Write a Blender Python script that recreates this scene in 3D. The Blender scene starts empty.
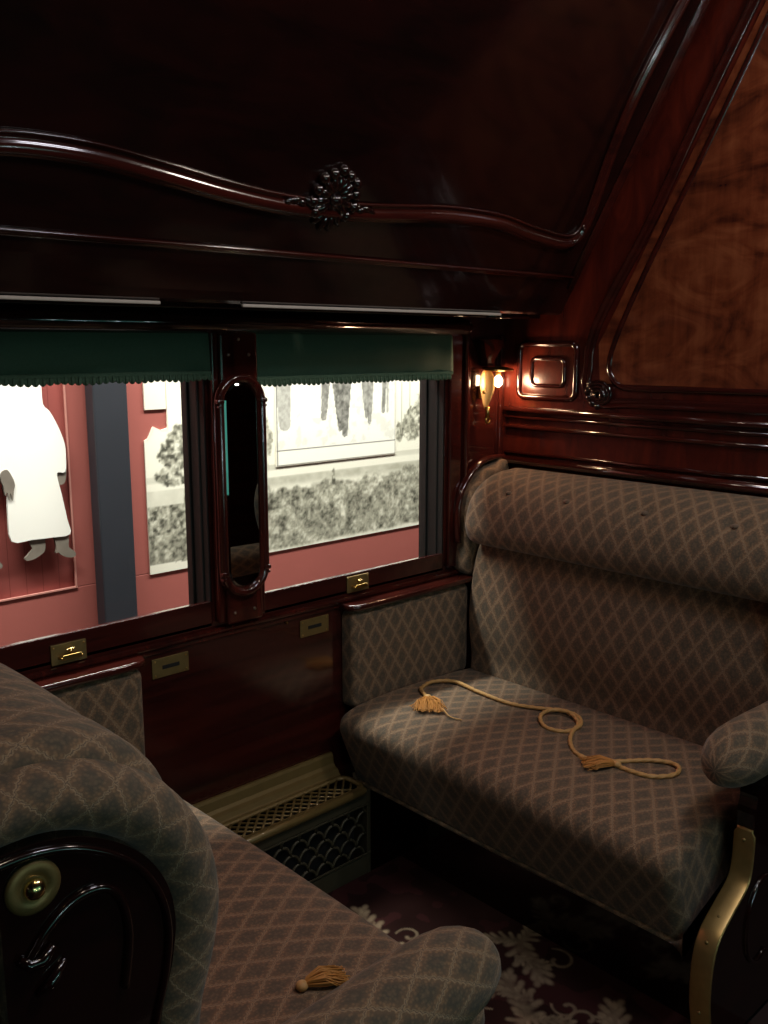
import bpy, bmesh, math, random
import numpy as np
from mathutils import Vector, Matrix, noise

random.seed(7)
rng = np.random.default_rng(5)
scn = bpy.context.scene
COL = scn.collection

# ------------------------------------------------------------------ camera
PITCH, YAW = math.radians(10.3), math.radians(43.3)
cd = bpy.data.cameras.new('camera')
cd.sensor_fit = 'VERTICAL'; cd.sensor_height = 24.0
cd.lens = 24.0 * 923.0 / 1024.0
cd.clip_start = 0.02
cam = bpy.data.objects.new('camera', cd); COL.objects.link(cam)
cam.location = (0, 0, 1.5)
cam.rotation_euler = (math.radians(90) - PITCH, 0, -YAW)
scn.camera = cam

# ------------------------------------------------------------------ world, lights, exposure
w = bpy.data.worlds.new('world'); scn.world = w; w.use_nodes = True
w.node_tree.nodes['Background'].inputs[0].default_value = (0.30, 0.36, 0.40, 1)
w.node_tree.nodes['Background'].inputs[1].default_value = 0.012
vs = scn.view_settings
vs.view_transform = 'Standard'; vs.look = 'None'; vs.exposure = 0.0; vs.gamma = 1.0
vs.use_curve_mapping = False

def area(name, loc, target, sx, sy, power, color):
    l = bpy.data.lights.new(name, 'AREA'); l.shape = 'RECTANGLE'; l.size = sx; l.size_y = sy
    l.energy = power; l.color = color
    o = bpy.data.objects.new(name, l); COL.objects.link(o); o.location = loc
    o.rotation_euler = (Vector(target) - Vector(loc)).to_track_quat('-Z', 'Y').to_euler()
    return o
# museum lights over the outside display wall
area('display_light', (2.4, 2.75, 3.1), (2.4, 3.62, 0.8), 5.0, 0.3, 340, (1.0, 0.97, 0.90))
# ceiling lamps over the aisle
area('aisle_lamp_light', (2.05, 0.50, 2.50), (1.6, 1.3, 0.5), 0.16, 0.16, 6.0, (1.0, 0.88, 0.76))
area('aisle_lamp_light', (1.30, 0.30, 2.50), (1.3, 1.0, 0.2), 0.4, 0.2, 6.5, (0.95, 0.91, 1.0))
area('aisle_lamp_light', (0.60, 0.55, 2.50), (1.3, 1.2, 0.7), 0.16, 0.16, 2.6, (1.0, 0.82, 0.62))
# greenish hall light from the windows across the aisle
area('far_window_light', (0.75, -0.98, 1.05), (0.6, 1.0, 0.85), 2.2, 0.8, 2.0, (0.24, 1.0, 0.80))

# ------------------------------------------------------------------ materials
def lin(c):
    return tuple(((v/255)/12.92 if v/255 <= .04045 else ((v/255+.055)/1.055)**2.4) for v in c) + (1,)

def new_mat(name):
    m = bpy.data.materials.new(name); m.use_nodes = True
    nt = m.node_tree; b = nt.nodes['Principled BSDF']
    return m, nt, b
def N(nt, t, **kw):
    n = nt.nodes.new(t)
    for k, v in kw.items(): setattr(n, k, v)
    return n
def math_n(nt, op, a, b=None, c=None):
    n = N(nt, 'ShaderNodeMath', operation=op)
    for i, v in enumerate((a, b, c)):
        if v is None: continue
        if isinstance(v, (int, float)): n.inputs[i].default_value = v
        else: nt.links.new(v, n.inputs[i])
    return n.outputs[0]
def mixc(nt, fac, a, b, bt='MIX'):
    n = N(nt, 'ShaderNodeMix', data_type='RGBA', blend_type=bt)
    for s, v in (('Factor', fac), ('A', a), ('B', b)):
        i = [x for x in n.inputs if x.name == s and (x.type == ('VALUE' if s == 'Factor' else 'RGBA'))][0]
        if isinstance(v, (int, float, tuple)): i.default_value = v
        else: nt.links.new(v, i)
    return [x for x in n.outputs if x.type == 'RGBA'][0]
def ramp(nt, fac, stops):
    r = N(nt, 'ShaderNodeValToRGB')
    while len(r.color_ramp.elements) < len(stops): r.color_ramp.elements.new(0.5)
    for e, (p, c) in zip(r.color_ramp.elements, stops): e.position = p; e.color = c
    nt.links.new(fac, r.inputs[0]); return r.outputs[0]
def noise_n(nt, vec, scale, detail=3, rough=.5, dist=0):
    n = N(nt, 'ShaderNodeTexNoise'); n.inputs['Scale'].default_value = scale
    n.inputs['Detail'].default_value = detail; n.inputs['Roughness'].default_value = rough
    n.inputs['Distortion'].default_value = dist
    if vec is not None: nt.links.new(vec, n.inputs['Vector'])
    return n.outputs['Fac']
def geo_pos(nt):
    return N(nt, 'ShaderNodeNewGeometry').outputs['Position']
def scale_v(nt, v, s):
    m = N(nt, 'ShaderNodeMapping'); m.inputs['Scale'].default_value = s
    nt.links.new(v, m.inputs['Vector']); return m.outputs[0]

def wood(name, dark, light, sc, grain=(3, 3, 30), rough=.16, coat=.6, fig=0.5, dist=1.0):
    m, nt, b = new_mat(name)
    p = geo_pos(nt)
    v = scale_v(nt, p, grain)
    f = noise_n(nt, v, sc, 6, .6, dist)
    c = ramp(nt, f, [(0.32, dark), (0.68, light)])
    nt.links.new(c, b.inputs['Base Color'])
    b.inputs['Roughness'].default_value = rough
    b.inputs['Coat Weight'].default_value = coat; b.inputs['Coat Roughness'].default_value = .07
    bp = N(nt, 'ShaderNodeBump'); bp.inputs['Strength'].default_value = .05; bp.inputs['Distance'].default_value = .002
    nt.links.new(noise_n(nt, p, 14, 3), bp.inputs['Height']); nt.links.new(bp.outputs[0], b.inputs['Normal'])
    return m
M = {}
M['wood'] = wood('dark_mahogany', lin((36, 12, 10)), lin((66, 23, 17)), 1.6, grain=(1, 1, 14))
M['wood_v'] = wood('dark_mahogany_upright', lin((36, 12, 10)), lin((72, 25, 18)), 2.5, grain=(9, 9, 1))
M['wood_black'] = wood('blackened_mahogany', lin((19, 9, 8)), lin((34, 13, 11)), 2.0, grain=(2, 2, 8), rough=.14)
M['wood_red'] = wood('red_mahogany', lin((58, 19, 14)), lin((96, 34, 22)), 2.5, grain=(6, 6, 2), rough=.24, coat=.32)
def veneer():
    m, nt, b = new_mat('flame_veneer'); p = geo_pos(nt)
    f1 = noise_n(nt, scale_v(nt, p, (1, 1, 2.2)), 4.5, 4, .55, 1.6)
    f2 = noise_n(nt, scale_v(nt, p, (12, 12, 1.5)), 3, 4, .6, .4)
    f = math_n(nt, 'ADD', math_n(nt, 'MULTIPLY', f1, .72), math_n(nt, 'MULTIPLY', f2, .28))
    c = ramp(nt, f, [(0.34, lin((60, 25, 17))), (0.50, lin((108, 52, 31))), (0.68, lin((138, 78, 48)))])
    nt.links.new(c, b.inputs['Base Color']); b.inputs['Roughness'].default_value = .24
    b.inputs['Coat Weight'].default_value = .4; b.inputs['Coat Roughness'].default_value = .12
    return m
M['veneer'] = veneer()

def fabric():
    m, nt, b = new_mat('figured_upholstery')
    uv = N(nt, 'ShaderNodeUVMap').outputs[0]
    sep = N(nt, 'ShaderNodeSeparateXYZ'); nt.links.new(uv, sep.inputs[0])
    nz = noise_n(nt, uv, 260, 2)
    u = math_n(nt, 'ADD', math_n(nt, 'DIVIDE', sep.outputs[0], .054), math_n(nt, 'MULTIPLY', math_n(nt, 'SUBTRACT', nz, .5), .12))
    v = math_n(nt, 'DIVIDE', sep.outputs[1], .082)
    a0 = math_n(nt, 'ADD', u, v); b0 = math_n(nt, 'SUBTRACT', u, v)
    def sc(x, y):   # scalloped leaf edge
        s = math_n(nt, 'ABSOLUTE', math_n(nt, 'SINE', math_n(nt, 'MULTIPLY', y, math.pi*5)))
        return math_n(nt, 'ADD', x, math_n(nt, 'MULTIPLY', s, .05))
    a = sc(a0, b0); bb = sc(b0, a0)
    def dist(x):    # distance to nearest integer
        return math_n(nt, 'ABSOLUTE', math_n(nt, 'SUBTRACT', math_n(nt, 'FRACT', math_n(nt, 'ADD', x, .5)), .5))
    da, db = dist(a), dist(bb)
    d = math_n(nt, 'MINIMUM', da, db)
    w_ = N(nt, 'ShaderNodeMapRange'); nt.links.new(d, w_.inputs[0]); w_.inputs[1].default_value = .012; w_.inputs[2].default_value = .066
    w_.inputs[3].default_value = 1; w_.inputs[4].default_value = 0
    line = w_.outputs[0]
    # thin dark stem just off the pale outline
    k_ = N(nt, 'ShaderNodeMapRange'); nt.links.new(math_n(nt, 'ABSOLUTE', math_n(nt, 'SUBTRACT', d, .004)), k_.inputs[0])
    k_.inputs[1].default_value = .005; k_.inputs[2].default_value = .02; k_.inputs[3].default_value = .75; k_.inputs[4].default_value = 0
    # interior: rusty rim and dotted heart
    h_ = N(nt, 'ShaderNodeMapRange'); nt.links.new(d, h_.inputs[0]); h_.inputs[1].default_value = .1; h_.inputs[2].default_value = .3
    inner = mixc(nt, h_.outputs[0], lin((118, 92, 68)), lin((84, 73, 58)))
    vo = N(nt, 'ShaderNodeTexVoronoi'); vo.inputs['Scale'].default_value = 190; nt.links.new(uv, vo.inputs['Vector'])
    spk = ramp(nt, vo.outputs['Distance'], [(0.2, (1.35, 1.27, 1.15, 1)), (0.6, (.66, .66, .68, 1))])
    inner = mixc(nt, .8, inner, spk, 'MULTIPLY')
    dd = math_n(nt, 'MULTIPLY', da, db)
    ht = N(nt, 'ShaderNodeMapRange'); nt.links.new(dd, ht.inputs[0]); ht.inputs[1].default_value = .17; ht.inputs[2].default_value = .21
    ht.inputs[3].default_value = 0; ht.inputs[4].default_value = .55
    inner = mixc(nt, math_n(nt, 'MULTIPLY', ht.outputs[0], .35), inner, lin((128, 100, 74)))
    col = mixc(nt, math_n(nt, 'MULTIPLY', line, .66), inner, lin((180, 152, 118)))
    col = mixc(nt, k_.outputs[0], col, lin((62, 46, 42)))
    worn = noise_n(nt, geo_pos(nt), 5, 3)
    col = mixc(nt, math_n(nt, 'MULTIPLY', worn, .16), col, lin((112, 96, 80)))
    nt.links.new(col, b.inputs['Base Color'])
    b.inputs['Roughness'].default_value = .85
    b.inputs['Sheen Weight'].default_value = .12; b.inputs['Sheen Roughness'].default_value = .5
    bp = N(nt, 'ShaderNodeBump'); bp.inputs['Strength'].default_value = .35; bp.inputs['Distance'].default_value = .0015
    wv = noise_n(nt, uv, 900, 2)
    nt.links.new(math_n(nt, 'ADD', math_n(nt, 'MULTIPLY', wv, .6), math_n(nt, 'MULTIPLY', line, -.8)), bp.inputs['Height'])
    nt.links.new(bp.outputs[0], b.inputs['Normal'])
    return m
M['fabric'] = fabric()

def simple(name, col, rough=.5, metal=0, nscale=40, amt=.25, bump=0, coat=0):
    m, nt, b = new_mat(name)
    f = noise_n(nt, geo_pos(nt), nscale, 4)
    c2 = tuple(x*(1-amt) for x in col[:3]) + (1,)
    nt.links.new(mixc(nt, f, c2, col), b.inputs['Base Color'])
    b.inputs['Roughness'].default_value = rough; b.inputs['Metallic'].default_value = metal
    b.inputs['Coat Weight'].default_value = coat
    if bump:
        bp = N(nt, 'ShaderNodeBump'); bp.inputs['Strength'].default_value = bump; bp.inputs['Distance'].default_value = .002
        nt.links.new(f, bp.inputs['Height']); nt.links.new(bp.outputs[0], b.inputs['Normal'])
    return m
M['brass'] = simple('aged_brass', lin((196, 160, 92)), .28, 1, 60, .3)
M['brass_dull'] = simple('dull_brass', lin((140, 118, 72)), .45, .6, 50, .35)
M['brass_bright'] = simple('polished_brass', lin((240, 205, 140)), .18, 1, 30, .1)
M['brass_strip'] = simple('worn_brass', lin((186, 156, 100)), .36, .75, 60, .3)
M['shell_gold'] = simple('gilt_shell', lin((205, 170, 110)), .38, .45, 30, .1)
M['bronze'] = simple('bronze_paint', lin((128, 106, 62)), .45, .35, 30, .3, coat=.2)
M['bronze_dark'] = simple('darkened_bronze', lin((72, 67, 50)), .5, .2, 30, .3)
M['sash'] = simple('dark_green_sash', lin((18, 20, 17)), .6, 0, 20, .3)
M['blackhole'] = simple('flat_black', lin((12, 10, 9)), .8)  # flat black for slots, heater inside and spotlight bodies
M['blind'] = simple('green_blind_cloth', lin((72, 106, 84)), .8, 0, 250, .3, .3)
M['fringe'] = simple('green_fringe', lin((88, 116, 90)), .9, 0, 200, .4, .4)
M['pale'] = simple('pale_lit_edge', lin((190, 180, 170)), .8)
M['gold'] = simple('gold_silk_rope', lin((206, 160, 98)), .55, 0, 300, .3)
M['gold_t'] = simple('gold_silk_tassel', lin((206, 142, 66)), .6, 0, 300, .4)
M['red_trim'] = simple('pink_edge_paint', lin((205, 140, 128)), .6)
M['post'] = simple('slate_blue_paint', lin((44, 47, 54)), .5, 0, 6, .2)
M['coat'] = simple('printed_white_cloth', lin((248, 246, 238)), .5, 0, 20, .03)
M['printgrey'] = simple('printed_grey', lin((138, 128, 116)), .6, 0, 25, .5)
M['cream'] = simple('cream_print', lin((238, 232, 214)), .5, 0, 10, .06)
M['ceiling'] = simple('dark_ceiling', lin((60, 50, 40)), .5)
M['steel'] = simple('screw_steel', lin((150, 140, 130)), .3, 1)
M['ground'] = simple('museum_concrete', lin((95, 90, 86)), .7, 0, 3, .3)

def beadboard():
    m, nt, b = new_mat('red_beadboard')
    sep = N(nt, 'ShaderNodeSeparateXYZ'); nt.links.new(geo_pos(nt), sep.inputs[0])
    fr = math_n(nt, 'FRACT', math_n(nt, 'DIVIDE', sep.outputs[0], .068))
    g = math_n(nt, 'LESS_THAN', fr, .035)
    base = mixc(nt, noise_n(nt, geo_pos(nt), 4, 4), lin((148, 74, 68)), lin((164, 86, 79)))
    nt.links.new(mixc(nt, g, base, lin((118, 50, 46))), b.inputs['Base Color'])
    b.inputs['Roughness'].default_value = .6
    return m
M['beadboard'] = beadboard()
M['red'] = simple('red_oxide_paint', lin((166, 92, 84)), .55, 0, 4, .12)

def vcol(name, rough=.6):
    m, nt, b = new_mat(name)
    a = N(nt, 'ShaderNodeVertexColor', layer_name='Col')
    nt.links.new(a.outputs[0], b.inputs['Base Color']); b.inputs['Roughness'].default_value = rough
    return m
M['mural'] = vcol('printed_mural', .5); M['carpet'] = vcol('woven_carpet', .95)
M['carpet'].node_tree.nodes['Principled BSDF'].inputs['Specular IOR Level'].default_value = .1

def glass():
    m = bpy.data.materials.new('window_glass'); m.use_nodes = True; nt = m.node_tree
    nt.nodes.clear(); out = N(nt, 'ShaderNodeOutputMaterial'); mx = N(nt, 'ShaderNodeMixShader')
    t = N(nt, 'ShaderNodeBsdfTransparent'); t.inputs[0].default_value = (.93, .95, .94, 1)
    g = N(nt, 'ShaderNodeBsdfGlossy'); g.inputs['Roughness'].default_value = .01
    fr = N(nt, 'ShaderNodeFresnel'); fr.inputs[0].default_value = 1.45
    gb = N(nt, 'ShaderNodeNewGeometry')
    nt.links.new(math_n(nt, 'MULTIPLY', fr.outputs[0], math_n(nt, 'SUBTRACT', 1.0, gb.outputs['Backfacing'])), mx.inputs[0]); nt.links.new(t.outputs[0], mx.inputs[1]); nt.links.new(g.outputs[0], mx.inputs[2])
    nt.links.new(mx.outputs[0], out.inputs[0]); return m
M['glass'] = glass()
m, nt, b = new_mat('mirror_glass'); b.inputs['Metallic'].default_value = 1; b.inputs['Roughness'].default_value = .015
b.inputs['Base Color'].default_value = lin((190, 200, 196)); M['mirror'] = m
def emis(name, col, s):
    m, nt, b = new_mat(name); b.inputs['Emission Color'].default_value = col; b.inputs['Emission Strength'].default_value = s
    b.inputs['Base Color'].default_value = col; return m
M['bulb'] = emis('lit_bulb', (1, .72, .42, 1), 45)
M['lampglass'] = emis('lit_lamp_glass', (1, .8, .6, 1), 1.5)
M['lens'] = emis('added_spot_lens', (.85, .93, 1, 1), 60)
M['far_glow'] = emis('dim_green_glow', (.12, .42, .36, 1), .08)

# ------------------------------------------------------------------ helpers
def link(name, me, mat, parent=None, smooth=False):
    o = bpy.data.objects.new(name, me); COL.objects.link(o)
    if mat is not None: me.materials.append(M[mat] if isinstance(mat, str) else mat)
    if smooth:
        for p in me.polygons: p.use_smooth = True
    if parent is not None: o.parent = parent
    return o
class MB:
    """collects shapes into ONE mesh"""
    def __init__(s): s.v = []; s.f = []; s.uv = {}; s.sm = []
    def add(s, vs_, fs, smooth=False, uvs=None):
        o = len(s.v); s.v += [tuple(p) for p in vs_]
        for i, f in enumerate(fs):
            s.f.append(tuple(o+k for k in f)); s.sm.append(smooth)
            if uvs: s.uv[len(s.f)-1] = uvs[i]
        return s
    def box(s, x0, x1, y0, y1, z0, z1, bev=0.0, seg=2):
        bm = bmesh.new(); bmesh.ops.create_cube(bm, size=1)
        for v in bm.verts: v.co = Vector(((x0+x1)/2+v.co.x*(x1-x0), (y0+y1)/2+v.co.y*(y1-y0), (z0+z1)/2+v.co.z*(z1-z0)))
        if bev: bmesh.ops.bevel(bm, geom=bm.edges[:], offset=bev, segments=seg, affect='EDGES', profile=.5)
        bm.verts.index_update()
        s.add([v.co for v in bm.verts], [[v.index for v in f.verts] for f in bm.faces]); bm.free(); return s
    def rings(s, rings, closed=True, cap=True, smooth=True):
        n = len(rings[0]); vs_ = [p for r in rings for p in r]; fs = []
        for i in range(len(rings)-1):
            for k in range(n if closed else n-1):
                k2 = (k+1) % n; fs.append((i*n+k, i*n+k2, (i+1)*n+k2, (i+1)*n+k))
        s.add(vs_, fs, smooth)
        if cap and closed:
            s.add(rings[0], [tuple(range(n))[::-1]], False); s.add(rings[-1], [tuple(range(n))], False)
        return s
    def tube(s, pts, r, n=10, cap=True, flat=None, lobes=0, twist=0):
        """round tube along 3D points; r number or list"""
        pts = [Vector(p) for p in pts]; m_ = len(pts); rs = r if isinstance(r, (list, tuple)) else [r]*m_
        t = [(pts[min(i+1, m_-1)]-pts[max(i-1, 0)]).normalized() for i in range(m_)]
        up = Vector((0, 0, 1)) if abs(t[0].z) < .9 else Vector((1, 0, 0))
        nrm = (up - t[0]*up.dot(t[0])).normalized(); out = []; L = 0
        for i in range(m_):
            if i: nrm = (nrm - t[i]*nrm.dot(t[i])).normalized(); L += (pts[i]-pts[i-1]).length
            bn = t[i].cross(nrm); ring = []
            for k in range(n):
                a = 2*math.pi*k/n; rr = rs[i]
                if lobes: rr *= 1+.22*math.cos(lobes*a + twist*L)
                ring.append(pts[i] + nrm*(math.cos(a)*rr) + bn*(math.sin(a)*rr))
            out.append(ring)
        return s.rings(out, True, cap)
    def sweep(s, pts, frame_n, sec, closed=False):
        """sweep an open/closed 2D section (a across, h out along frame_n) along points lying in a plane"""
        pts = [Vector(p) for p in pts]; m_ = len(pts); fn = Vector(frame_n).normalized(); out = []
        for i in range(m_):
            if closed: t = (pts[(i+1) % m_]-pts[i-1])
            else: t = pts[min(i+1, m_-1)]-pts[max(i-1, 0)]
            t.normalize(); side = fn.cross(t).normalized()
            out.append([pts[i] + side*a + fn*h for a, h in sec])
        if closed: out.append(out[0])
        return s.rings(out, True, not closed)
    def poly(s, pts2, f3, d, smooth=False):
        """extrude closed 2D outline: f3(a,b,t) with t in 0..1 for thickness d"""
        n = len(pts2); A = [f3(a, b, 0) for a, b in pts2]; B = [f3(a, b, d) for a, b in pts2]
        s.add(A+B, [tuple(range(n))[::-1], tuple(range(n, 2*n))] + [(k, (k+1) % n, n+(k+1) % n, n+k) for k in range(n)], smooth)
        return s
    def sphere(s, c, r, seg=16, rg=10, sc=(1, 1, 1)):
        vs_ = []; fs = []
        for i in range(rg+1):
            th = math.pi*i/rg
            for k in range(seg):
                a = 2*math.pi*k/seg
                vs_.append((c[0]+r*sc[0]*math.sin(th)*math.cos(a), c[1]+r*sc[1]*math.sin(th)*math.sin(a), c[2]+r*sc[2]*math.cos(th)))
        for i in range(rg):
            for k in range(seg):
                fs.append((i*seg+k, (i+1)*seg+k, (i+1)*seg+(k+1) % seg, i*seg+(k+1) % seg))
        return s.add(vs_, fs, True)
    def build(s, name, mat, parent=None, weld=True):
        me = bpy.data.meshes.new(name); me.from_pydata(s.v, [], s.f); me.update()
        for p, q in zip(me.polygons, s.sm): p.use_smooth = q
        if s.uv:
            l = me.uv_layers.new(name='UVMap')
            for p in me.polygons:
                u = s.uv.get(p.index)
                if u:
                    for li, c in zip(p.loop_indices, u): l.data[li].uv = c
        bm = bmesh.new(); bm.from_mesh(me)
        if weld: bmesh.ops.remove_doubles(bm, verts=bm.verts, dist=1e-5)
        bmesh.ops.recalc_face_normals(bm, faces=bm.faces); bm.to_mesh(me); bm.free()
        return link(name, me, mat, parent)
def thing(name, label, cat, loc=(0, 0, 0), group=None):
    o = bpy.data.objects.new(name, None); COL.objects.link(o); o.location = loc; o.empty_display_size = .05
    o['label'] = label; o['category'] = cat
    if group: o['group'] = group
    return o
def tag(o, label, cat, group=None):
    o['label'] = label; o['category'] = cat
    if group: o['group'] = group
    return o
def struct(o): o['kind'] = 'structure'; return o
def rebase(root):
    """children were built in world coordinates; keep them there"""
    bpy.context.view_layer.update()
    inv = root.matrix_world.inverted()
    for c in root.children: c.matrix_parent_inverse = inv
def crom(pts, n=8, closed=False):
    P = [Vector(p) for p in pts]; out = []; m_ = len(P)
    rngi = range(m_ if closed else m_-1)
    for i in rngi:
        if closed: p0, p1, p2, p3 = P[i-1], P[i], P[(i+1) % m_], P[(i+2) % m_]
        else: p0, p1, p2, p3 = P[max(i-1, 0)], P[i], P[i+1], P[min(i+2, m_-1)]
        for k in range(n):
            t = k/n
            out.append(.5*((2*p1)+(p2-p0)*t+(2*p0-5*p1+4*p2-p3)*t*t+(3*p1-p0-3*p2+p3)*t**3))
    if not closed: out.append(P[-1])
    return out
def rrect(x0, x1, z0, z1, r, n=6):
    out = []
    for cx_, cz_, a0 in ((x1-r, z0+r, -90), (x1-r, z1-r, 0), (x0+r, z1-r, 90), (x0+r, z0+r, 180)):
        for k in range(n+1):
            a = math.radians(a0+90*k/n); out.append((cx_+r*math.cos(a), cz_+r*math.sin(a)))
    return out
HALF = lambda r, n=6: [(-r*math.cos(math.pi*k/n), r*math.sin(math.pi*k/n)) for k in range(n+1)]

def bolster(prof, y0, y1, r0, r1, name, parent, fx=lambda x: x, n=5, ny=10, mat='fabric', crown=0.0, shear=None):
    """upholstered form: closed (x,z) outline run along y, both ends rounded; UV in metres"""
    P = [Vector((p[0], p[1])) for p in prof]; m_ = len(P)
    c = sum(P, Vector((0, 0)))/m_
    arc = [0]
    for i in range(m_): arc.append(arc[-1]+(P[(i+1) % m_]-P[i]).length)
    nr = []
    for i in range(m_):
        t = (P[(i+1) % m_]-P[i-1]).normalized(); q = Vector((t.y, -t.x))
        nr.append(q)
    area_ = sum(P[i].x*P[(i+1) % m_].y-P[(i+1) % m_].x*P[i].y for i in range(m_))
    if area_ < 0: nr = [-q for q in nr]
    def inset(d): return [P[i]-nr[i]*d for i in range(m_)]
    rows = []   # (y, inset, u)
    def cap_rows(yb, r, sgn):
        rr = []
        for k in range(n+1):
            a = math.pi/2*k/n      # 0 at full section
            rr.append((yb + sgn*(-r + r*math.sin(a)), r*(1-math.cos(a)), sgn*(r*a)))
        return rr
    A = cap_rows(y0, r0, -1)[::-1]; B = cap_rows(y1, r1, 1)
    rows += [(y, i_, y0+r0+u) for y, i_, u in A]
    for k in range(1, ny): rows.append((y0+r0+(y1-r1-y0-r0)*k/ny, -crown*math.sin(math.pi*k/ny), y0+r0+(y1-r1-y0-r0)*k/ny))
    rows += [(y, i_, y1-r1+u) for y, i_, u in B]
    mb = MB(); V = []
    for y, d, u in rows:
        for q in inset(d):
            yy = y + (shear(q.x, q.y, y) if shear else 0)
            V.append((fx(q.x), yy, q.y))
    fs = []; uvs = []
    for i in range(len(rows)-1):
        for k in range(m_):
            k2 = (k+1) % m_
            fs.append((i*m_+k, i*m_+k2, (i+1)*m_+k2, (i+1)*m_+k))
            uvs.append(((rows[i][2], arc[k]), (rows[i][2], arc[k+1]), (rows[i+1][2], arc[k+1]), (rows[i+1][2], arc[k])))
    mb.add(V, fs, True, uvs)
    for ri, last in ((0, False), (len(rows)-1, True)):
        ring = [V[ri*m_+k] for k in range(m_)]
        mb.add(ring, [tuple(range(m_))], True, [[(p[0], p[2]) for p in ring]])
    return mb.build(name, mat, parent)

# ================================================================== STRUCTURE
WY, BX, SX0 = 1.95, 2.37, 0.225        # window wall, right bulkhead, left bulkhead
SUM = 2.64
# floor and ceiling of the car
struct(MB().box(-1.0, 4.0, -1.05, WY+.1, -.06, 0).build('floor', 'wood_black'))
struct(MB().box(-1.0, 4.0, -1.05, WY+.1, 2.62, 2.68).build('ceiling', 'ceiling'))
# window wall with two openings
wb = MB()
WO = [(0.50, 1.237, .800, 1.545), (1.388, 2.096, .800, 1.545)]
wb.box(-1.0, 4.0, WY, WY+.11, 0, .80).box(-1.0, 4.0, WY, WY+.11, 1.545, 2.62)
wb.box(-1.0, .50, WY, WY+.11, .80, 1.545).box(1.237, 1.388, WY, WY+.11, .80, 1.545).box(2.096, 4.0, WY, WY+.11, .80, 1.545)
wb.box(.50, 1.237, WY, WY+.016, .79, .857, .003).box(1.388, 2.096, WY, WY+.016, .79, .848, .003)     # raised lips hide the sloping sills
struct(wb.build('wall_back', 'wood'))
struct(MB().box(-1.0, 4.0, -1.12, -1.05, 0, .75).box(-1.0, 4.0, -1.12, -1.05, 1.55, 2.62)
       .box(-1, -.2, -1.12, -1.05, .75, 1.55).box(.75, 1.0, -1.12, -1.05, .75, 1.55).box(1.95, 4, -1.12, -1.05, .75, 1.55).build('wall_front', 'wood'))
for k, (a, c_) in enumerate(((-.2, .75), (1.0, 1.95))):
    struct(MB().box(a, a+.02, -1.10, -1.08, .75, 1.55).box(c_-.02, c_, -1.10, -1.08, .75, 1.55).box(a, c_, -1.10, -1.08, .75, .77).box(a, c_, -1.10, -1.08, 1.53, 1.55).build('window_%d' % (k+3), 'wood'))
struct(MB().box(-3, 6, -3.4, -3.3, -.9, 3.4).build('wall_outside_front', 'far_glow'))  # unseen hall wall; its glow is added for polished wood to reflect
for k, (lx, lz) in enumerate(((-.1, 1.45), (.45, .93), (1.15, 1.0), (1.75, .88))):  # spotlights added out of view to give the polished wood highlights
    t_ = thing('added_spotlight', 'unseen spotlight added across the aisle for highlights on the polished wood', 'lamp', (lx, -1.5, lz), 'added unseen spotlights')
    MB().tube([(lx, -1.68, lz), (lx, -1.50, lz)], .05, 16).build('added_lamp_body', 'blackhole', t_)
    MB().sphere((lx, -1.49, lz), .048, 16, 10, (1, .4, 1)).build('added_lamp_lens', 'lens', t_)
    rebase(t_)
# right bulkhead: core, raised rails
rb = MB().box(BX, BX+.05, .80, WY, 0, 2.62)
struct(rb.build('wall_right', 'wood_red'))
struct(MB().box(SX0-.05, SX0, .84, WY, 0, 2.62).build('wall_left', 'wood_red'))
struct(MB().box(-1.06, -1.0, -1.05, WY, 0, 2.62).build('wall_end_left', 'wood_black'))
struct(MB().box(4.0, 4.06, -1.05, WY, 0, 2.62).build('wall_end_right', 'wood_black'))

# figured veneer panel set in the bulkhead
vp = [(1.575, 1.385), (1.585, 1.50), (1.53, 1.60), (1.40, 1.85), (1.27, 2.09), (1.10, 2.41), (.83, 2.41), (.83, 1.385)]
struct(MB().poly(vp, lambda a, c_, t: (BX-t, a, c_), .004).build('trim_1', 'veneer'))
bm_ = MB()
XF = lambda q, d=0: (BX-d, q[0], q[1])
rail_sec = [(-.016, 0), (-.014, .006), (-.008, .009), (-.003, .006), (.003, .012), (.009, .014), (.014, .009), (.016, 0)]
outer = crom([(0.83, 1.335, 0), (1.20, 1.332, 0), (1.47, 1.330, 0), (1.545, 1.326, 0), (1.60, 1.338, 0), (1.623, 1.379, 0), (1.618, 1.43, 0), (1.612, 1.50, 0), (1.572, 1.60, 0), (1.435, 1.83, 0), (1.294, 2.11, 0), (1.14, 2.40, 0)], 8)
bm_.sweep([XF((p.x, p.y)) for p in outer], (-1, 0, 0), rail_sec)
inner = crom([(0.83, 1.378, 0), (1.20, 1.376, 0), (1.44, 1.374, 0), (1.50, 1.378, 0), (1.532, 1.40, 0), (1.545, 1.44, 0), (1.532, 1.50, 0), (1.48, 1.62, 0), (1.394, 1.79, 0), (1.246, 2.07, 0), (1.09, 2.38, 0)], 8)
bm_.sweep([XF((p.x, p.y)) for p in inner], (-1, 0, 0), [(-.010, 0), (-.008, .006), (0, .010), (.008, .006), (.010, 0)])
struct(bm_.build('trim_2', 'wood'))
# long rails of the bulkhead, dado
dd = MB()
def yrail(z, h, d): dd.sweep([(BX, .83, z), (BX, WY-.02, z)], (-1, 0, 0), [(-h/2, 0), (-h/2, d*.6), (-h*.3, d), (h*.1, d), (h*.35, d*.7), (h/2, d*.3), (h/2, 0)])
for z, h, d in ((1.292, .022, .022), (1.268, .014, .012), (1.236, .016, .014), (1.152, .014, .010), (1.125, .034, .034)): yrail(z, h, d)
struct(dd.build('trim_3', 'wood'))
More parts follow.
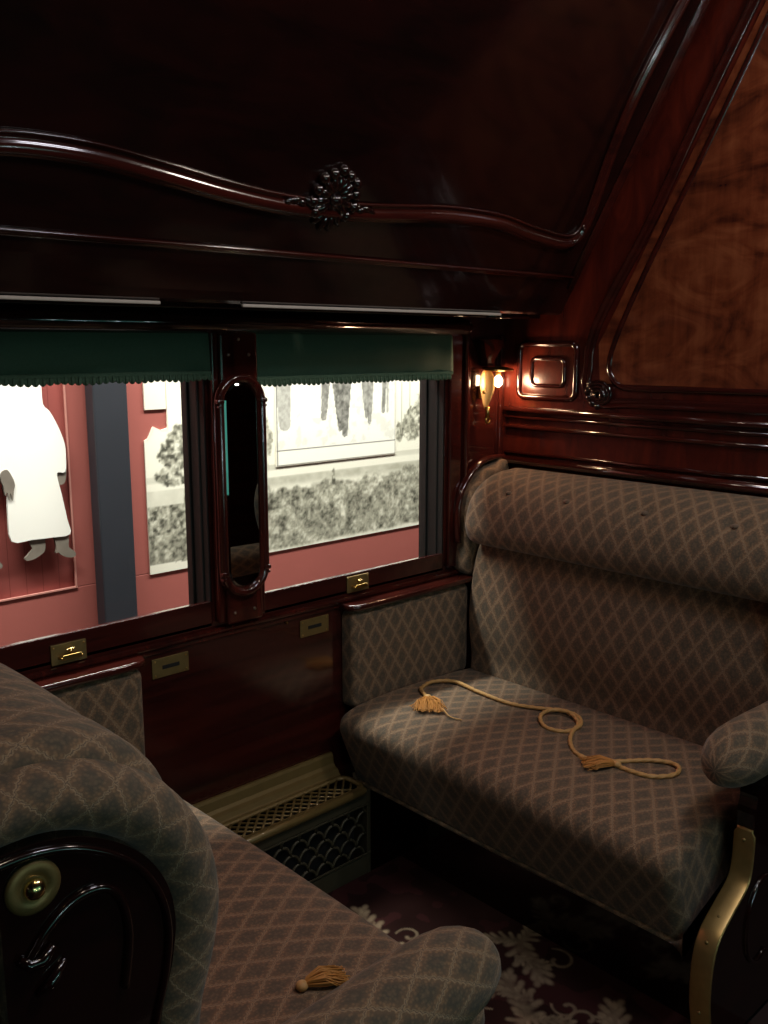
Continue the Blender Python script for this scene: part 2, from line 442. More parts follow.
# small square moulded panel by the lamp
sq = MB()
for (a0, a1, z0, z1, r, s_) in ((1.662, 1.880, 1.335, 1.502, .022, .010), (1.706, 1.832, 1.372, 1.456, .018, .007)):
    pts = [(BX, a, c_) for a, c_ in rrect(a0, a1, z0, z1, r, 5)]
    sq.sweep(pts, (-1, 0, 0), [(-s_, 0), (-s_*.7, s_*.8), (0, s_*1.2), (s_*.7, s_*.8), (s_, 0)], closed=True)
struct(sq.build('trim_4', 'wood'))
# carved scroll at the foot of the panel moulding
cs = MB()
for k in range(3):
    sp = [(BX-.012-.002*k, 1.57+ (.048-.013*k)*math.cos(a)*(1-a/14), 1.372-.02+(.040-.011*k)*math.sin(a)*(1-a/14)) for a in [x*.25 for x in range(2, 32)]]
    cs.tube(sp, [.009*(1-i/45) for i in range(len(sp))], 8)
cs.sphere((BX-.012, 1.555, 1.350), .014)
for k in range(5):
    a = math.radians(150+k*28); cs.sphere((BX-.010, 1.57-.045*math.cos(a)*.9, 1.362+.045*math.sin(a)), .011, 10, 6)
struct(cs.build('trim_5', 'wood_black'))

# casing of the windows, upright battens, bottom line rail
cz = MB()
def vbat(x0, x1, z0, z1, d, bev=.004): cz.box(x0, x1, WY-d, WY+.002, z0, z1, bev)
vbat(2.108, 2.160, .80, 1.53, .012); vbat(2.172, 2.186, .77, 1.53, .020, .006); vbat(2.345, 2.368, 1.12, 1.53, .012)
vbat(.28, .49, .80, 1.53, .012)
vbat(2.20, 2.206, 1.15, 1.53, .006, .002); vbat(2.335, 2.34, 1.15, 1.53, .006, .002)
cz.box(.28, 2.19, WY-.016, WY+.002, .772, .787, .005)         # shelf line under both windows
cz.box(.28, 2.19, WY-.007, WY+.002, .757, .772, .003)
struct(cz.build('trim_6', 'wood_v'))
# cornice roll over the window heads
co = MB()
prof = [(WY, 1.525), (1.905, 1.525), (1.885, 1.531), (1.874, 1.545), (1.874, 1.556), (1.886, 1.57), (1.91, 1.578), (WY, 1.578)]
co.rings([[(x, y, z) for y, z in prof] for x in (.28, 2.13)], True, True)
co.sphere((2.13, 1.915, 1.551), .026, 14, 10, (1.1, 1.5, 1))
co.box(.28, 2.365, 1.80, WY, 1.578, 1.592, .003)
co.tube([(2.11, 1.80, 1.583), (2.30, 1.80, 1.583)], .008, 10)
struct(co.build('trim_7', 'wood_black'))

# windows: sash + pane
for k, (x0, x1, z0, z1) in enumerate(WO):
    fr = MB(); sw = .010
    y0, y1 = 2.02, 2.045
    fr.box(x0, x0+sw+.008, y0, y1, z0, z1, .002).box(x1-sw, x1, y0, y1, z0, z1, .002)
    fr.box(x0, x1, y0, y1, z0, z0+.008, .002).box(x0, x1, y0, y1, z1-.02, z1, .002)
    fr.box(x1-.008, x1, 1.975, 1.985, z0, z1, .002)
    fr.box(x0+.001, x1-.001, 1.953, 2.055, z0-.0005, z0+.002).box(x1-.004, x1-.0005, 1.953, 2.055, z0, z1)
    o = struct(fr.build('window_%d' % (k+1), 'sash'))
    MB().box(x0+.005, x1-.005, 2.030, 2.034, z0+.003, z1-.003).build('pane', 'glass', o)

# ================================================================== UPPER BERTH
SL = .557; SY0, SZ0 = 1.72, 1.55
sn = Vector((0, -1, -SL)).normalized()
def S(x, z, d=0):
    p = Vector((x, SY0-SL*(z-SZ0), z)); return p + sn*d
ub = thing('upper_berth', 'closed upper berth of near-black polished mahogany sloping over both windows', 'berth', (1.32, 1.9, 1.6))
bx0, bx1 = SX0+.004, 2.335
pr = [(1.935, 1.597), (1.735, 1.597), (1.712, 1.586), (1.700, 1.592), (1.690, 1.610), (SY0-SL*(1.66-SZ0)+.002, 1.660), (SY0-SL*(2.60-SZ0), 2.60), (1.935, 2.60)]
MB().rings([[(x, y, z) for y, z in pr] for x in (bx0, bx1)], True, True, False).build('berth_shell', 'wood_black', ub)
# ogee moulding: top bead, broad roll, lower bead
top = [(.39, 2.30), (.40, 2.15), (.385, 2.01), (.36, 1.87), (.385, 1.805), (.46, 1.80), (.55, 1.825), (.625, 1.838), (.71, 1.842), (.81, 1.839), (.94, 1.826), (1.07, 1.812), (1.20, 1.803), (1.32, 1.802),
       (1.44, 1.806), (1.56, 1.815), (1.70, 1.825), (1.88, 1.824), (2.02, 1.808), (2.12, 1.799), (2.185, 1.797), (2.218, 1.808), (2.226, 1.84), (2.212, 1.91), (2.192, 2.01), (2.182, 2.13), (2.192, 2.26), (2.205, 2.38), (2.21, 2.55)]
tp = crom([(x, z, 0) for x, z in top], 8)
mo = MB()
lay = [(-.004, .0045, 12), (-.020, .006, 12)]
c_sec = [(.003, 0), (.003, .005), (0, .008), (-.003, .006), (-.005, .003), (-.012, .003), (-.015, .008), (-.020, .010), (-.027, .013), (-.034, .010), (-.037, .003), (-.040, .004), (-.043, .0)]
def slope_sweep(path, sec, mb):
    rings = []
    for i, p in enumerate(path):
        a = path[max(i-1, 0)]; b_ = path[min(i+1, len(path)-1)]
        t = (S(b_.x, b_.y)-S(a.x, a.y)).normalized(); side = t.cross(sn).normalized()
        if (side.z if abs(t.x) > .7 else 0) < 0: pass
        rings.append([S(p.x, p.y) + side*s_ + sn*h for s_, h in sec])
    mb.rings(rings, True, True)
# side vector points down for left-to-right travel; flip sign so the section hangs below the path
test = (S(1, 1.8)-S(.9, 1.8)).normalized().cross(sn)
sgn = -1 if test.z < 0 else 1
slope_sweep(tp, [(a*sgn, h) for a, h in c_sec], mo)
for k in range(7):      # carved leaf in the corner of the moulding
    a = math.radians(-100+k*28); p = S(2.226+.020*math.cos(a), 1.806+.020*math.sin(a), .006)
    mo.sphere(p, .0085-.0006*k, 10, 7)
mo.build('ogee_moulding', 'wood', ub)
lm = MB()
lsec = [(.007, 0), (.006, .006), (.002, .008), (-.001, .005), (-.005, .004), (-.008, .003), (-.009, 0)]
slope_sweep([Vector((x, 1.692, 0)) for x in np.linspace(.30, 2.30, 12)], [(a*sgn, h) for a, h in lsec], lm)
slope_sweep([Vector((2.318, z, 0)) for z in np.linspace(1.66, 2.58, 8)], [(a*1.6, h*.9) for a, h in lsec], lm)
slope_sweep([Vector((2.300, z, 0)) for z in np.linspace(1.70, 2.58, 8)], [(a*.7, h*.6) for a, h in lsec], lm)
slope_sweep([Vector((.32, z, 0)) for z in np.linspace(1.66, 2.58, 8)], [(a*1.6, h*.9) for a, h in lsec], lm)
lm.build('edge_moulding', 'wood', ub)
# pale strips: window light on the berth's underside put into the colour
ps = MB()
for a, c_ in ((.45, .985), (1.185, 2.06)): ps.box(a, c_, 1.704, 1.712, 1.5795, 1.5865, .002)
ps.build('lit_lip_strip', 'pale', ub)['label'] = 'pale strip painted as window light along the lower edge of the berth'
# carved shell
ca = MB()
cc = S(1.335, 1.808)
ex = Vector((1, 0, 0)); ez = (S(1, 1.9)-S(1, 1.8)).normalized()
def ell(p, dir_, L_, w_, h_):
    d = (ex*dir_[0]+ez*dir_[1]).normalized(); sd = d.cross(sn).normalized(); vs_ = []; fs = []
    for i in range(9):
        th = math.pi*i/8
        for k in range(8):
            a = 2*math.pi*k/8
            vs_.append(p + d*(L_*math.cos(th)) + sd*(w_*math.sin(th)*math.cos(a)) + sn*(h_*math.sin(th)*math.sin(a)))
    for i in range(8):
        for k in range(8): fs.append((i*8+k, (i+1)*8+k, (i+1)*8+(k+1) % 8, i*8+(k+1) % 8))
    ca.add(vs_, fs, True)
for k in range(11):
    a = math.radians(-35+k*25); dv = (math.cos(a)*1.02, math.sin(a)*1.12)
    Lk = .046+.006*math.sin(k*2.1)
    ell(cc + (ex*dv[0]+ez*dv[1])*.030, dv, Lk*.62, .0125, .018)
    ell(cc + (ex*dv[0]+ez*dv[1])*(.052+.004*(k % 2)) + sn*.006, dv, .013, .014, .014)
for k in range(6):
    a = math.radians(200+k*28); dv = (math.cos(a), math.sin(a)*1.3)
    ell(cc + (ex*dv[0]+ez*dv[1])*.036 - ez*.006, dv, .024, .009, .014)
ell(cc, (0, 1), .044, .046, .010)
ell(cc + sn*.012, (1, 0), .018, .014, .014)
for sx in (-1, 1):
    for k in range(4): ell(cc + ex*(sx*(.066+.016*k)) - ez*(.012+.004*(k % 2)) + sn*.006, (sx, .5-.3*k), .014, .007, .009-.001*k)
ca.build('carved_shell', 'wood_black', ub)
rebase(ub)

# ================================================================== MIRROR PILASTER
mp = thing('mirror_pilaster', 'tall narrow mirror with rounded ends in a dark wooden frame between the windows', 'mirror', (1.31, 1.9, .80))
pb = MB().box(1.245, 1.388, 1.928, 1.95, .80, 1.53, .004).box(1.262, 1.372, 1.916, 1.93, .795, 1.527, .006)
pb.build('post_board', 'wood_v', mp)
def stad(cx_, cz_, hw, hh, n=10, squeeze=0):
    out = []
    for k in range(2*n+1):
        a = math.pi*k/(2*n); out.append((cx_+hw*math.cos(a), cz_+hh-hw+hw*math.sin(a)*1.0))
    for k in range(2*n+1):
        a = math.pi+math.pi*k/(2*n); out.append((cx_+hw*math.cos(a), cz_-hh+hw+hw*math.sin(a)))
    return out
mcx, mcz = 1.313, 1.148
mf = MB()
path = stad(mcx, mcz, .062, .272)
mf.sweep([(x, 1.914, z) for x, z in path], (0, -1, 0), [(-.012, -.002), (-.012, .004), (-.008, .013), (0, .017), (.008, .013), (.014, .004), (.014, -.002)], closed=True)
for zc in (mcz+.215, mcz-.215):     # little carved collars where the frame shoulders in
    for sx in (-1, 1):
        mf.box(mcx+sx*.064-.010, mcx+sx*.064+.010, 1.896, 1.916, zc-.006, zc+.006, .004)
        mf.box(mcx+sx*.064-.008, mcx+sx*.064+.008, 1.898, 1.916, zc-.016, zc-.010, .002)
mf.build('mirror_frame', 'wood_v', mp)
mg = MB(); inn = stad(mcx, mcz, .044, .254); out_ = stad(mcx, mcz, .056, .266); n = len(inn)
mg.add([(x, 1.907, z) for x, z in inn] + [(x, 1.912, z) for x, z in out_], [tuple(range(n))] + [(k, (k+1) % n, n+(k+1) % n, n+k) for k in range(n)])
mg.add([(x, 1.914, z) for x, z in out_] + [(x, 1.912, z) for x, z in out_], [tuple(range(n))] + [(k, (k+1) % n, n+(k+1) % n, n+k) for k in range(n)])
mg.build('mirror_glass', 'mirror', mp, weld=False)
for px, pz in ((1.285, 1.475), (1.345, 1.475), (1.283, .825), (1.343, .825), (1.315, 1.512)):
    MB().sphere((px, 1.915, pz), .0045, 10, 6, (1, .6, 1)).build('screw', 'steel', mp)
rebase(mp)

# ================================================================== BLINDS
for k, (x0, x1, zb, lab) in enumerate(((.50, 1.262, 1.418, 'green roller blind drawn partly down over the left window'), (1.372, 2.10, 1.400, 'green roller blind drawn partly down over the right window beside the lamp'))):
    t = thing('window_blind', lab, 'blind', ((x0+x1)/2, 1.93, 1.53), 'green fringed window blinds')
    cl = MB(); yb = 1.937 if k == 0 else 1.925
    nx = 60
    front = []; 
    for i in range(nx+1):
        x = x0+(x1-x0)*i/nx
        front.append([(x, yb+.0015*math.sin(i*.7)+.004*math.sin(i*.12), 1.528), (x, yb+.002*math.sin(i*.5), 1.47), (x, yb-.002+.002*math.sin(i*.6), zb+.012), (x, yb+.004, zb+.012), (x, yb+.005, 1.47), (x, yb+.005, 1.528)])
    cl.rings(front, True, True); cl.build('blind_cloth', 'blind', t)
    MB().box(x0, x1, yb-.006, yb+.006, zb+.008, zb+.020, .004).build('bottom_hem', 'fringe', t)
    fg = MB(); nn = int((x1-x0)/.016)
    for i in range(nn):     # scalloped fringe of little loops
        xc = x0+.008+i*.016
        dz_ = .004*abs(math.sin(i*.42))
        fg.sphere((xc, yb-.003, zb+.006-dz_*.5), .0095, 8, 6, (1, .28, 1.0+dz_*60))
        fg.tube([(xc, yb-.006, zb+.012), (xc+random.uniform(-.001, .001), yb-.007, zb-.002-.004*abs(math.sin(i*.42)))], .0026, 5)
    fg.build('fringe', 'fringe', t)
    rebase(t)

# ================================================================== LEDGES
def ledge(x0, x1, label):
    mb = MB(); ys = []
    n = 9
    pts = crom([(x0, 1.945, 0), (x0+.004, 1.905, 0), (x0+.02, 1.888, 0), (x0+.06, 1.882, 0), ((x0+x1)/2, 1.882, 0), (x1-.06, 1.882, 0), (x1-.02, 1.888, 0), (x1-.004, 1.905, 0), (x1, 1.945, 0)], 6)
    rows = [(.004, .754), (.001, .757), (0, .763), (.001, .769), (.004, .772)]
    cx_ = (x0+x1)/2
    rings = [[(p.x+(.6*d if p.x < cx_ else -.6*d), min(p.y+d, 1.945), z) for p in pts] for d, z in rows]
    mb.rings(rings, True, True)
    return tag(mb.build('window_ledge', 'wood'), label, 'ledge', 'wooden ledges under the windows')
ledge(1.655, 2.195, 'dark polished ledge under the right window above the right seat side pad')
ledge(SUM-2.195, 1.022, 'dark polished ledge under the left window above the left seat side pad')

# ================================================================== BRASS FITTINGS
def slot_plate(xc, zc, label):
    t = thing('slot_plate', label, 'fitting', (xc, WY, zc), 'brass slotted plates on the lower panel')
    MB().box(xc-.051, xc+.051, WY-.004, WY, zc-.025, zc+.025, .0015).build('plate', 'brass_dull', t)
    MB().box(xc-.024, xc+.024, WY-.0048, WY-.003, zc-.005, zc+.005, .0005).build('slot', 'blackhole', t)
    for sx in (-1, 1):
        for sz in (-1, 1): MB().sphere((xc+sx*.043, WY-.004, zc+sz*.018), .0028, 8, 5, (1, .5, 1)).build('screw', 'brass', t)
    rebase(t)
slot_plate(1.110, .719, 'brass plate with a dark slot on the panel beside the left seat')
slot_plate(1.567, .722, 'brass plate with a dark slot on the panel beside the right seat')
def latch(xc, zc, label):
    t = thing('window_latch', label, 'latch', (xc, WY, zc), 'brass latches on the bottom rails of the windows')
    MB().box(xc-.042, xc+.042, WY-.005, WY, zc-.024, zc+.024, .0015).build('plate', 'brass_dull', t)
    MB().box(xc-.026, xc+.026, WY-.022, WY-.004, zc-.010, zc-.004, .002).box(xc-.022, xc+.022, WY-.0225, WY-.018, zc-.010, zc+.001, .001).build('finger_lift', 'brass', t)
    MB().tube([(xc, WY-.004, zc+.008), (xc, WY-.014, zc+.009), (xc, WY-.017, zc+.004)], [.005, .005, .003], 8).box(xc-.010, xc+.010, WY-.016, WY-.010, zc+.009, zc+.013, .0015).build('catch', 'brass_bright', t)
    for sx in (-1, 1): MB().sphere((xc+sx*.036, WY-.005, zc+.017), .0026, 8, 5, (1, .5, 1)).build('screw', 'brass', t)
    rebase(t)
latch(.853, .813, 'brass latch plate with finger lift below the left window')
latch(1.730, .817, 'brass latch plate with finger lift below the right window')
tag(MB().sphere((1.47, WY-.004, .752), .004, 8, 6).build('panel_pin', 'brass'), 'tiny brass pin on the panel left of the slotted plate', 'pin')

# ================================================================== HEATER COVER
ht = thing('heater_cover', 'bronze heater cover with lattice top and fish-scale front grille below the windows', 'heater cover', (1.32, 1.87, 0))
hx0, hx1 = .99, 1.640
body = [(1.948, .330), (1.940, .330), (1.936, .322), (1.932, .300), (1.926, .292), (1.914, .287), (1.908, .276), (1.902, .272), (1.902, .262), (1.948, .262)]
MB().rings([[(x, y, z) for y, z in body] for x in (hx0, hx1-.02)], True, True, False).build('back_moulding', 'bronze', ht)
# top: frame round the lattice, rounded nose
tf = MB()
rim = rrect(1.02, hx1-.015, 1.803, 1.897, .03, 6)
tf.sweep([(x, y, .266) for x, y in rim], (0, 0, 1), [(-.010, 0), (-.010, .006), (-.004, .009), (.004, .009), (.010, .004), (.010, 0)], closed=True)
nose = [(1.806, .262), (1.800, .276), (1.790, .278), (1.783, .272), (1.782, .262), (1.788, .254), (1.80, .252)]
tf.rings([[(x, y, z) for y, z in nose] for x in (hx0, hx1-.03)], True, True)
tf.sphere((hx1-.03, 1.797, .265), .013, 10, 8)
tf.build('top_frame', 'bronze', ht)
gl = MB(); px = .030
x = 1.00
while x < hx1-.02:
    for s_ in (-1, 1):
        a = (x, 1.806); c_ = (x+s_*.088, 1.894)
        xa, xc = a[0], c_[0]
        ya, yc = a[1], c_[1]
        # clip to the rim
        lo, hi = 1.025, hx1-.022
        pts = []
        for t_ in np.linspace(0, 1, 9):
            X = xa+(xc-xa)*t_
            if lo <= X <= hi: pts.append((X, ya+(yc-ya)*t_, .267 + (.0015 if s_ > 0 else 0)))
        if len(pts) > 1: gl.tube([pts[0], pts[-1]], .0036, 6)
    x += px
gl.build('lattice_grille', 'bronze', ht)
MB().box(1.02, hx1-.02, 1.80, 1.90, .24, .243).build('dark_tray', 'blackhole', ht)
# front frame
ff = MB().box(hx0, hx1, 1.797, 1.808, .222, .254, .002).box(hx0, hx1, 1.797, 1.808, .0, .062, .002).box(hx1-.014, hx1, 1.795, 1.90, .0, .262, .002).box(hx0, hx0+.02, 1.797, 1.808, 0, .25, .002)
ff.box(hx0, hx1, 1.793, 1.797, .066, .072, .001).box(hx0, hx1, 1.793, 1.797, .218, .223, .001)
ff.build('front_frame', 'bronze_dark', ht)
sg = MB(); pw, ph = .058, .0335; rows_ = 5
for r_ in range(rows_):
    z = .064+r_*ph; off = (pw/2 if r_ % 2 else 0)
    xx = hx0+.02+off
    while xx < hx1-.015:
        pts = []
        for j in range(11):
            a = math.pi*j/10; X = xx+pw/2*math.cos(a); Z = z+ph*.98*math.sin(a)
            if X < hx1-.012: pts.append((X, 1.803, min(Z, .232)))
        if len(pts) > 1: sg.tube(pts, .0042, 6)
        xx += pw
sg.build('scale_grille', 'bronze_dark', ht)
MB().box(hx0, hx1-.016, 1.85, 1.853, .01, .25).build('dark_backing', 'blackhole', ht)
rebase(ht)

# ================================================================== SEATS
def seat(side):
    R_ = side == 'right'
    fx = (lambda x: x) if R_ else (lambda x: SUM-x)
    if R_: t = thing('section_seat', 'double seat in brown diamond-figured cloth against the right bulkhead, cord lying on it', 'seat', (2.0, 1.35, 0), 'facing upholstered seats')
    else: t = thing('section_seat', 'near left seat in brown diamond-figured cloth, its rounded wooden back end closest', 'seat', (SUM-2.0, 1.35, 0), 'facing upholstered seats')
    ys = .845
    fb = fx if R_ else (lambda x: 2.605-x)
    # cushion
    pc = crom([(1.70, .245, 0), (1.672, .25, 0), (1.655, .285, 0), (1.632, .34, 0), (1.608, .40, 0), (1.602, .43, 0), (1.615, .458, 0), (1.66, .475, 0), (1.75, .483, 0), (1.90, .484, 0), (2.05, .478, 0), (2.16, .470, 0), (2.22, .455, 0), (2.22, .30, 0), (2.16, .25, 0)], 4, True)
    bolster([(p.x, p.y) for p in pc], ys, 1.897, .030, .022, 'seat_cushion', t, fx, ny=14, crown=.004)
    # base rail below, set back
    MB().box(min(fx(1.76), fx(2.34)), max(fx(1.76), fx(2.34)), .86, 1.93, .0, .27, .004).build('seat_base', 'wood_black', t)
    # backrest
    pb_ = crom([(2.155, .45, 0), (2.150, .52, 0), (2.138, .60, 0), (2.136, .68, 0), (2.146, .76, 0), (2.165, .84, 0), (2.20, .905, 0), (2.27, .935, 0), (2.352, .93, 0), (2.356, .70, 0), (2.352, .45, 0), (2.25, .43, 0)], 4, True)
    bolster([(p.x, p.y) for p in pb_], .865, 1.888, .03, .03, 'backrest', t, fb, ny=14, crown=.006)
    # head bolster
    ph_ = crom([(2.165, .885, 0), (2.120, .897, 0), (2.100, .93, 0), (2.098, .965, 0), (2.115, 1.02, 0), (2.155, 1.068, 0), (2.215, 1.098, 0), (2.28, 1.108, 0), (2.352, 1.100, 0), (2.357, 1.0, 0), (2.34, .91, 0), (2.25, .89, 0)], 4, True)
    hb = bolster([(p.x, p.y) for p in ph_], .875, 1.885, .035, .045, 'head_bolster', t, fb, ny=40, n=7)
    # sunk buttons: dimple the bolster
    spots = [(2.150, y, 1.062) for y in (1.03, 1.28, 1.53, 1.74)]
    for v in hb.data.vertices:
        for sx_, sy_, sz_ in spots:
            p = Vector((fb(sx_), sy_, sz_)); d2 = (v.co-p).length
            if d2 < .07:
                k = math.exp(-(d2/.026)**2)*.012
                v.co.x += (k if R_ else -k)*.8; v.co.z -= k*.6
    for sx_, sy_, sz_ in spots:
        MB().sphere((fb(sx_+.008), sy_, sz_-.004), .010, 12, 8, (1, 1, .7)).build('tuft_button', 'fabric', hb)
    # side pad on the window wall
    pp = rrect(1.668 if R_ else 1.630, 2.165, .455, .750, .024, 4)
    bolster(pp, 1.897, 1.948, .018, .002, 'side_pad', t, fx, ny=2)
    # wall wing
    pw_ = crom([(2.158, .778, 0), (2.148, .88, 0), (2.146, .96, 0), (2.160, 1.025, 0), (2.20, 1.075, 0), (2.245, 1.105, 0), (2.30, 1.118, 0), (2.350, 1.105, 0), (2.350, .78, 0)], 4, True)
    bolster([(p.x, p.y) for p in pw_], 1.890, 1.946, .02, .002, 'wall_wing', t, fx, ny=2)
    rl = crom([(2.140, .88, 0), (2.135, .96, 0), (2.146, 1.030, 0), (2.188, 1.088, 0), (2.24, 1.125, 0), (2.30, 1.138, 0), (2.362, 1.135, 0)], 6)
    MB().sweep([(fx(p.x), 1.946, p.y) for p in rl], (0, -1, 0), [(-.009, 0), (-.009, .020), (-.003, .030), (.004, .030), (.009, .020), (.009, 0)]).build('wing_rail', 'wood', t)
    # aisle stanchion
    ya, yb = (.765, .812)
    st = crom([(2.33, .02, 0), (2.33, .57, 0), (1.86, .585, 0), (1.80, .55, 0), (1.797, .47, 0), (1.795, .41, 0), (1.778, .37, 0), (1.72, .335, 0), (1.668, .30, 0), (1.645, .25, 0), (1.642, .17, 0), (1.655, .10, 0), (1.675, .02, 0)], 6)
    stp = [(p.x, p.y) for p in st if True]
    MB().poly(stp, lambda a, c_, q: (fx(a), ya+.004+q, c_), yb-ya-.008).build('aisle_stanchion', 'wood_black', t)
    fr_ = crom([(1.797, .492, 0), (1.795, .41, 0), (1.778, .37, 0), (1.72, .335, 0), (1.668, .30, 0), (1.645, .25, 0), (1.642, .17, 0), (1.655, .10, 0), (1.672, .035, 0)], 8)
    bs = MB(); w2 = (yb-ya)/2; ym = (ya+yb)/2
    bs.sweep([(fx(p.x-.002), ym, p.y) for p in fr_], (-1 if R_ else 1, 0, 0), [(-w2, 0), (-w2+.003, .004), (w2-.003, .004), (w2, 0)]) if False else None
    rings = []
    for i, p in enumerate(fr_):
        q0 = fr_[max(i-1, 0)]; q1 = fr_[min(i+1, len(fr_)-1)]; tt = (q1-q0).normalized(); nn = Vector((tt.y, -tt.x))   # outward (toward -x)
        if nn.x > 0: nn = -nn
        wk = w2 if 1 < i < len(fr_)-2 else w2*.75
        rings.append([(fx(p.x+nn.x*d), ym+s_, p.y+nn.y*d) for s_, d in ((-wk, 0), (-wk, .003), (-wk+.003, .0045), (wk-.003, .0045), (wk, .003), (wk, 0))])
    bs.rings(rings, True, True)
    sp_ = bs.build('brass_strip', 'brass_strip', t); sp_['label'] = 'brass wear strip on the front edge of the dark arm end'
    for i in (3, 26, 34, 52):
        if i < len(fr_):
            p = fr_[i]; MB().sphere((fx(p.x-.005), ym, p.y), .004, 8, 6).build('screw', 'brass_dull', sp_)
    # a carved roundel on the stanchion, seen from the aisle
    MB().tube([(fx(1.86+.07*math.cos(a)), ya+.003, .26+.10*math.sin(a)) for a in np.linspace(.6, 5.2, 26)], .006, 6).build('carved_line', 'wood_black', t)
    # arm roll
    axy, axz, tipx = (.815, .652, 1.692) if R_ else (.775, .636, 1.700)
    mb = MB(); rg = []; xs = []
    L = [(0, .004), (.003, .018), (.010, .030), (.022, .041), (.040, .050), (.065, .058), (.10, .063), (.14, .064), (.20, .063), (.28, .060), (.40, .058), (.50, .056)]
    n = 28; vs_ = []; arcs = [0]
    for i, (dx, r) in enumerate(L):
        if i: arcs.append(arcs[-1]+math.hypot(dx-L[i-1][0], r-L[i-1][1]))
        for k in range(n+1):
            a = 2*math.pi*k/n
            sq_ = 1.0
            vs_.append((fx(tipx+dx), axy+r*1.02*math.cos(a), axz+r*math.sin(a)*(1.0 if math.sin(a) > 0 else 1.05) - .10*max(0, .06-dx)))
    fs = []; uvs = []
    for i in range(len(L)-1):
        for k in range(n):
            fs.append((i*(n+1)+k, i*(n+1)+k+1, (i+1)*(n+1)+k+1, (i+1)*(n+1)+k))
            c0 = 2*math.pi*.068*k/n; c1 = 2*math.pi*.068*(k+1)/n
            uvs.append(((c0, arcs[i]), (c1, arcs[i]), (c1, arcs[i+1]), (c0, arcs[i+1])))
    mb.add(vs_, fs, True, uvs); mb.add(vs_[:n], [tuple(range(n))]); 
    mb.add(vs_[-n-1:-1], [tuple(range(n))])
    mb.build('arm_roll', 'fabric', t)
    # back end facing the aisle: wooden end panel ringed by a fabric roll
    yw = .838
    oin = [(2.19, .30), (2.194, .60), (2.190, .75), (2.176, .85), (2.162, .915), (2.19-.0, .96), (2.235, .99), (2.29, 1.01), (2.35, 1.02)]
    oin = [(2.215, .30), (2.208, .60), (2.196, .74), (2.176, .82), (2.170, .875), (2.182, .925), (2.213, .970), (2.262, 1.004), (2.31, 1.018), (2.358, 1.018)]
    cen = crom([(a, c_, 0) for a, c_ in oin], 8)
    # wood panel
    pan = [(p.x, p.y) for p in cen] + [(2.358, .30)]
    if not R_ or True:
        MB().poly(pan, lambda a, c_, q: (fx(a), yw+q, c_), .02).build('end_panel', 'wood_black', t)
    # fabric roll: section in (outward, y)
    sec = []; ns = 14
    for k in range(ns+1):
        a = math.pi*1.0*k/ns
        sec.append((.055-.055*math.cos(a)-.006, -.052*math.sin(a)**.8))
    sec += [(.108, .03), (-.006, .03)]
    sarc = [0]
    for i in range(1, len(sec)): sarc.append(sarc[-1]+math.hypot(sec[i][0]-sec[i-1][0], sec[i][1]-sec[i-1][1]))
    V = []; la = [0]
    nC = len(cen); m_ = len(sec)
    for i, p in enumerate(cen):
        if i: la.append(la[-1]+(cen[i]-cen[i-1]).length*1.35)
        q0 = cen[max(i-1, 0)]; q1 = cen[min(i+1, nC-1)]; tt = (q1-q0).normalized(); nn = Vector((-tt.y, tt.x))
        wsc = .60 + .10*math.sin(math.pi*min(1, i/nC))
        for s_, dy in sec: V.append((fx(p.x+nn.x*s_*wsc), (.862 if R_ else .885)+dy, p.y+nn.y*s_*wsc))
    fs = []; uvs = []
    for i in range(nC-1):
        for k in range(m_-1):
            fs.append((i*m_+k, i*m_+k+1, (i+1)*m_+k+1, (i+1)*m_+k))
            uvs.append(((la[i], sarc[k]), (la[i], sarc[k+1]), (la[i+1], sarc[k+1]), (la[i+1], sarc[k])))
    mw = MB(); mw.add(V, fs, True, uvs); mw.build('end_roll', 'fabric', t)
    if not R_:
        # button, carved arcs and edge bead on the near end panel
        yb_ = yw-.002
        bp_ = MB(); cx0, cz0 = .315, .976
        rings = []
        for r, d in ((.028, 0), (.028, .003), (.025, .005), (.014, .006), (.013, .004)): rings.append([(cx0+r*math.cos(a), yw-d, cz0+r*math.sin(a)) for a in [2*math.pi*k/32 for k in range(32)]])
        bp_.rings(rings, True, True); o = bp_.build('berth_button_plate', 'brass_dull', t)
        MB().sphere((cx0, yw-.006, cz0), .011, 18, 12, (1, .8, 1)).build('push_knob', 'brass_bright', o)
        pts = [(fx(p.x+.010), yb_, p.y-.008) for p in cen[8:]]
        MB().tube(pts, .0045, 8).build('edge_bead', 'wood_black', t)
        arc_ = crom([(.305, .90, 0), (.325, .925, 0), (.355, .945, 0), (.385, .945, 0), (.405, .925, 0), (.413, .88, 0), (.405, .82, 0)], 6)
        MB().tube([(p.x, yb_, p.y) for p in arc_], .005, 8).build('carved_line', 'wood_black', t)
        hk = MB().tube([(.296, yb_, .905), (.305, yb_-.004, .897), (.318, yb_-.005, .897), (.330, yb_-.004, .908)], [.005, .006, .006, .004], 8).tube([(.31, yb_, .86), (.325, yb_-.004, .868), (.342, yb_, .885)], [.003, .006, .003], 8)
        hk.build('carved_scroll', 'wood_black', t)
    rebase(t)
    return t
seat('right'); seat('left')

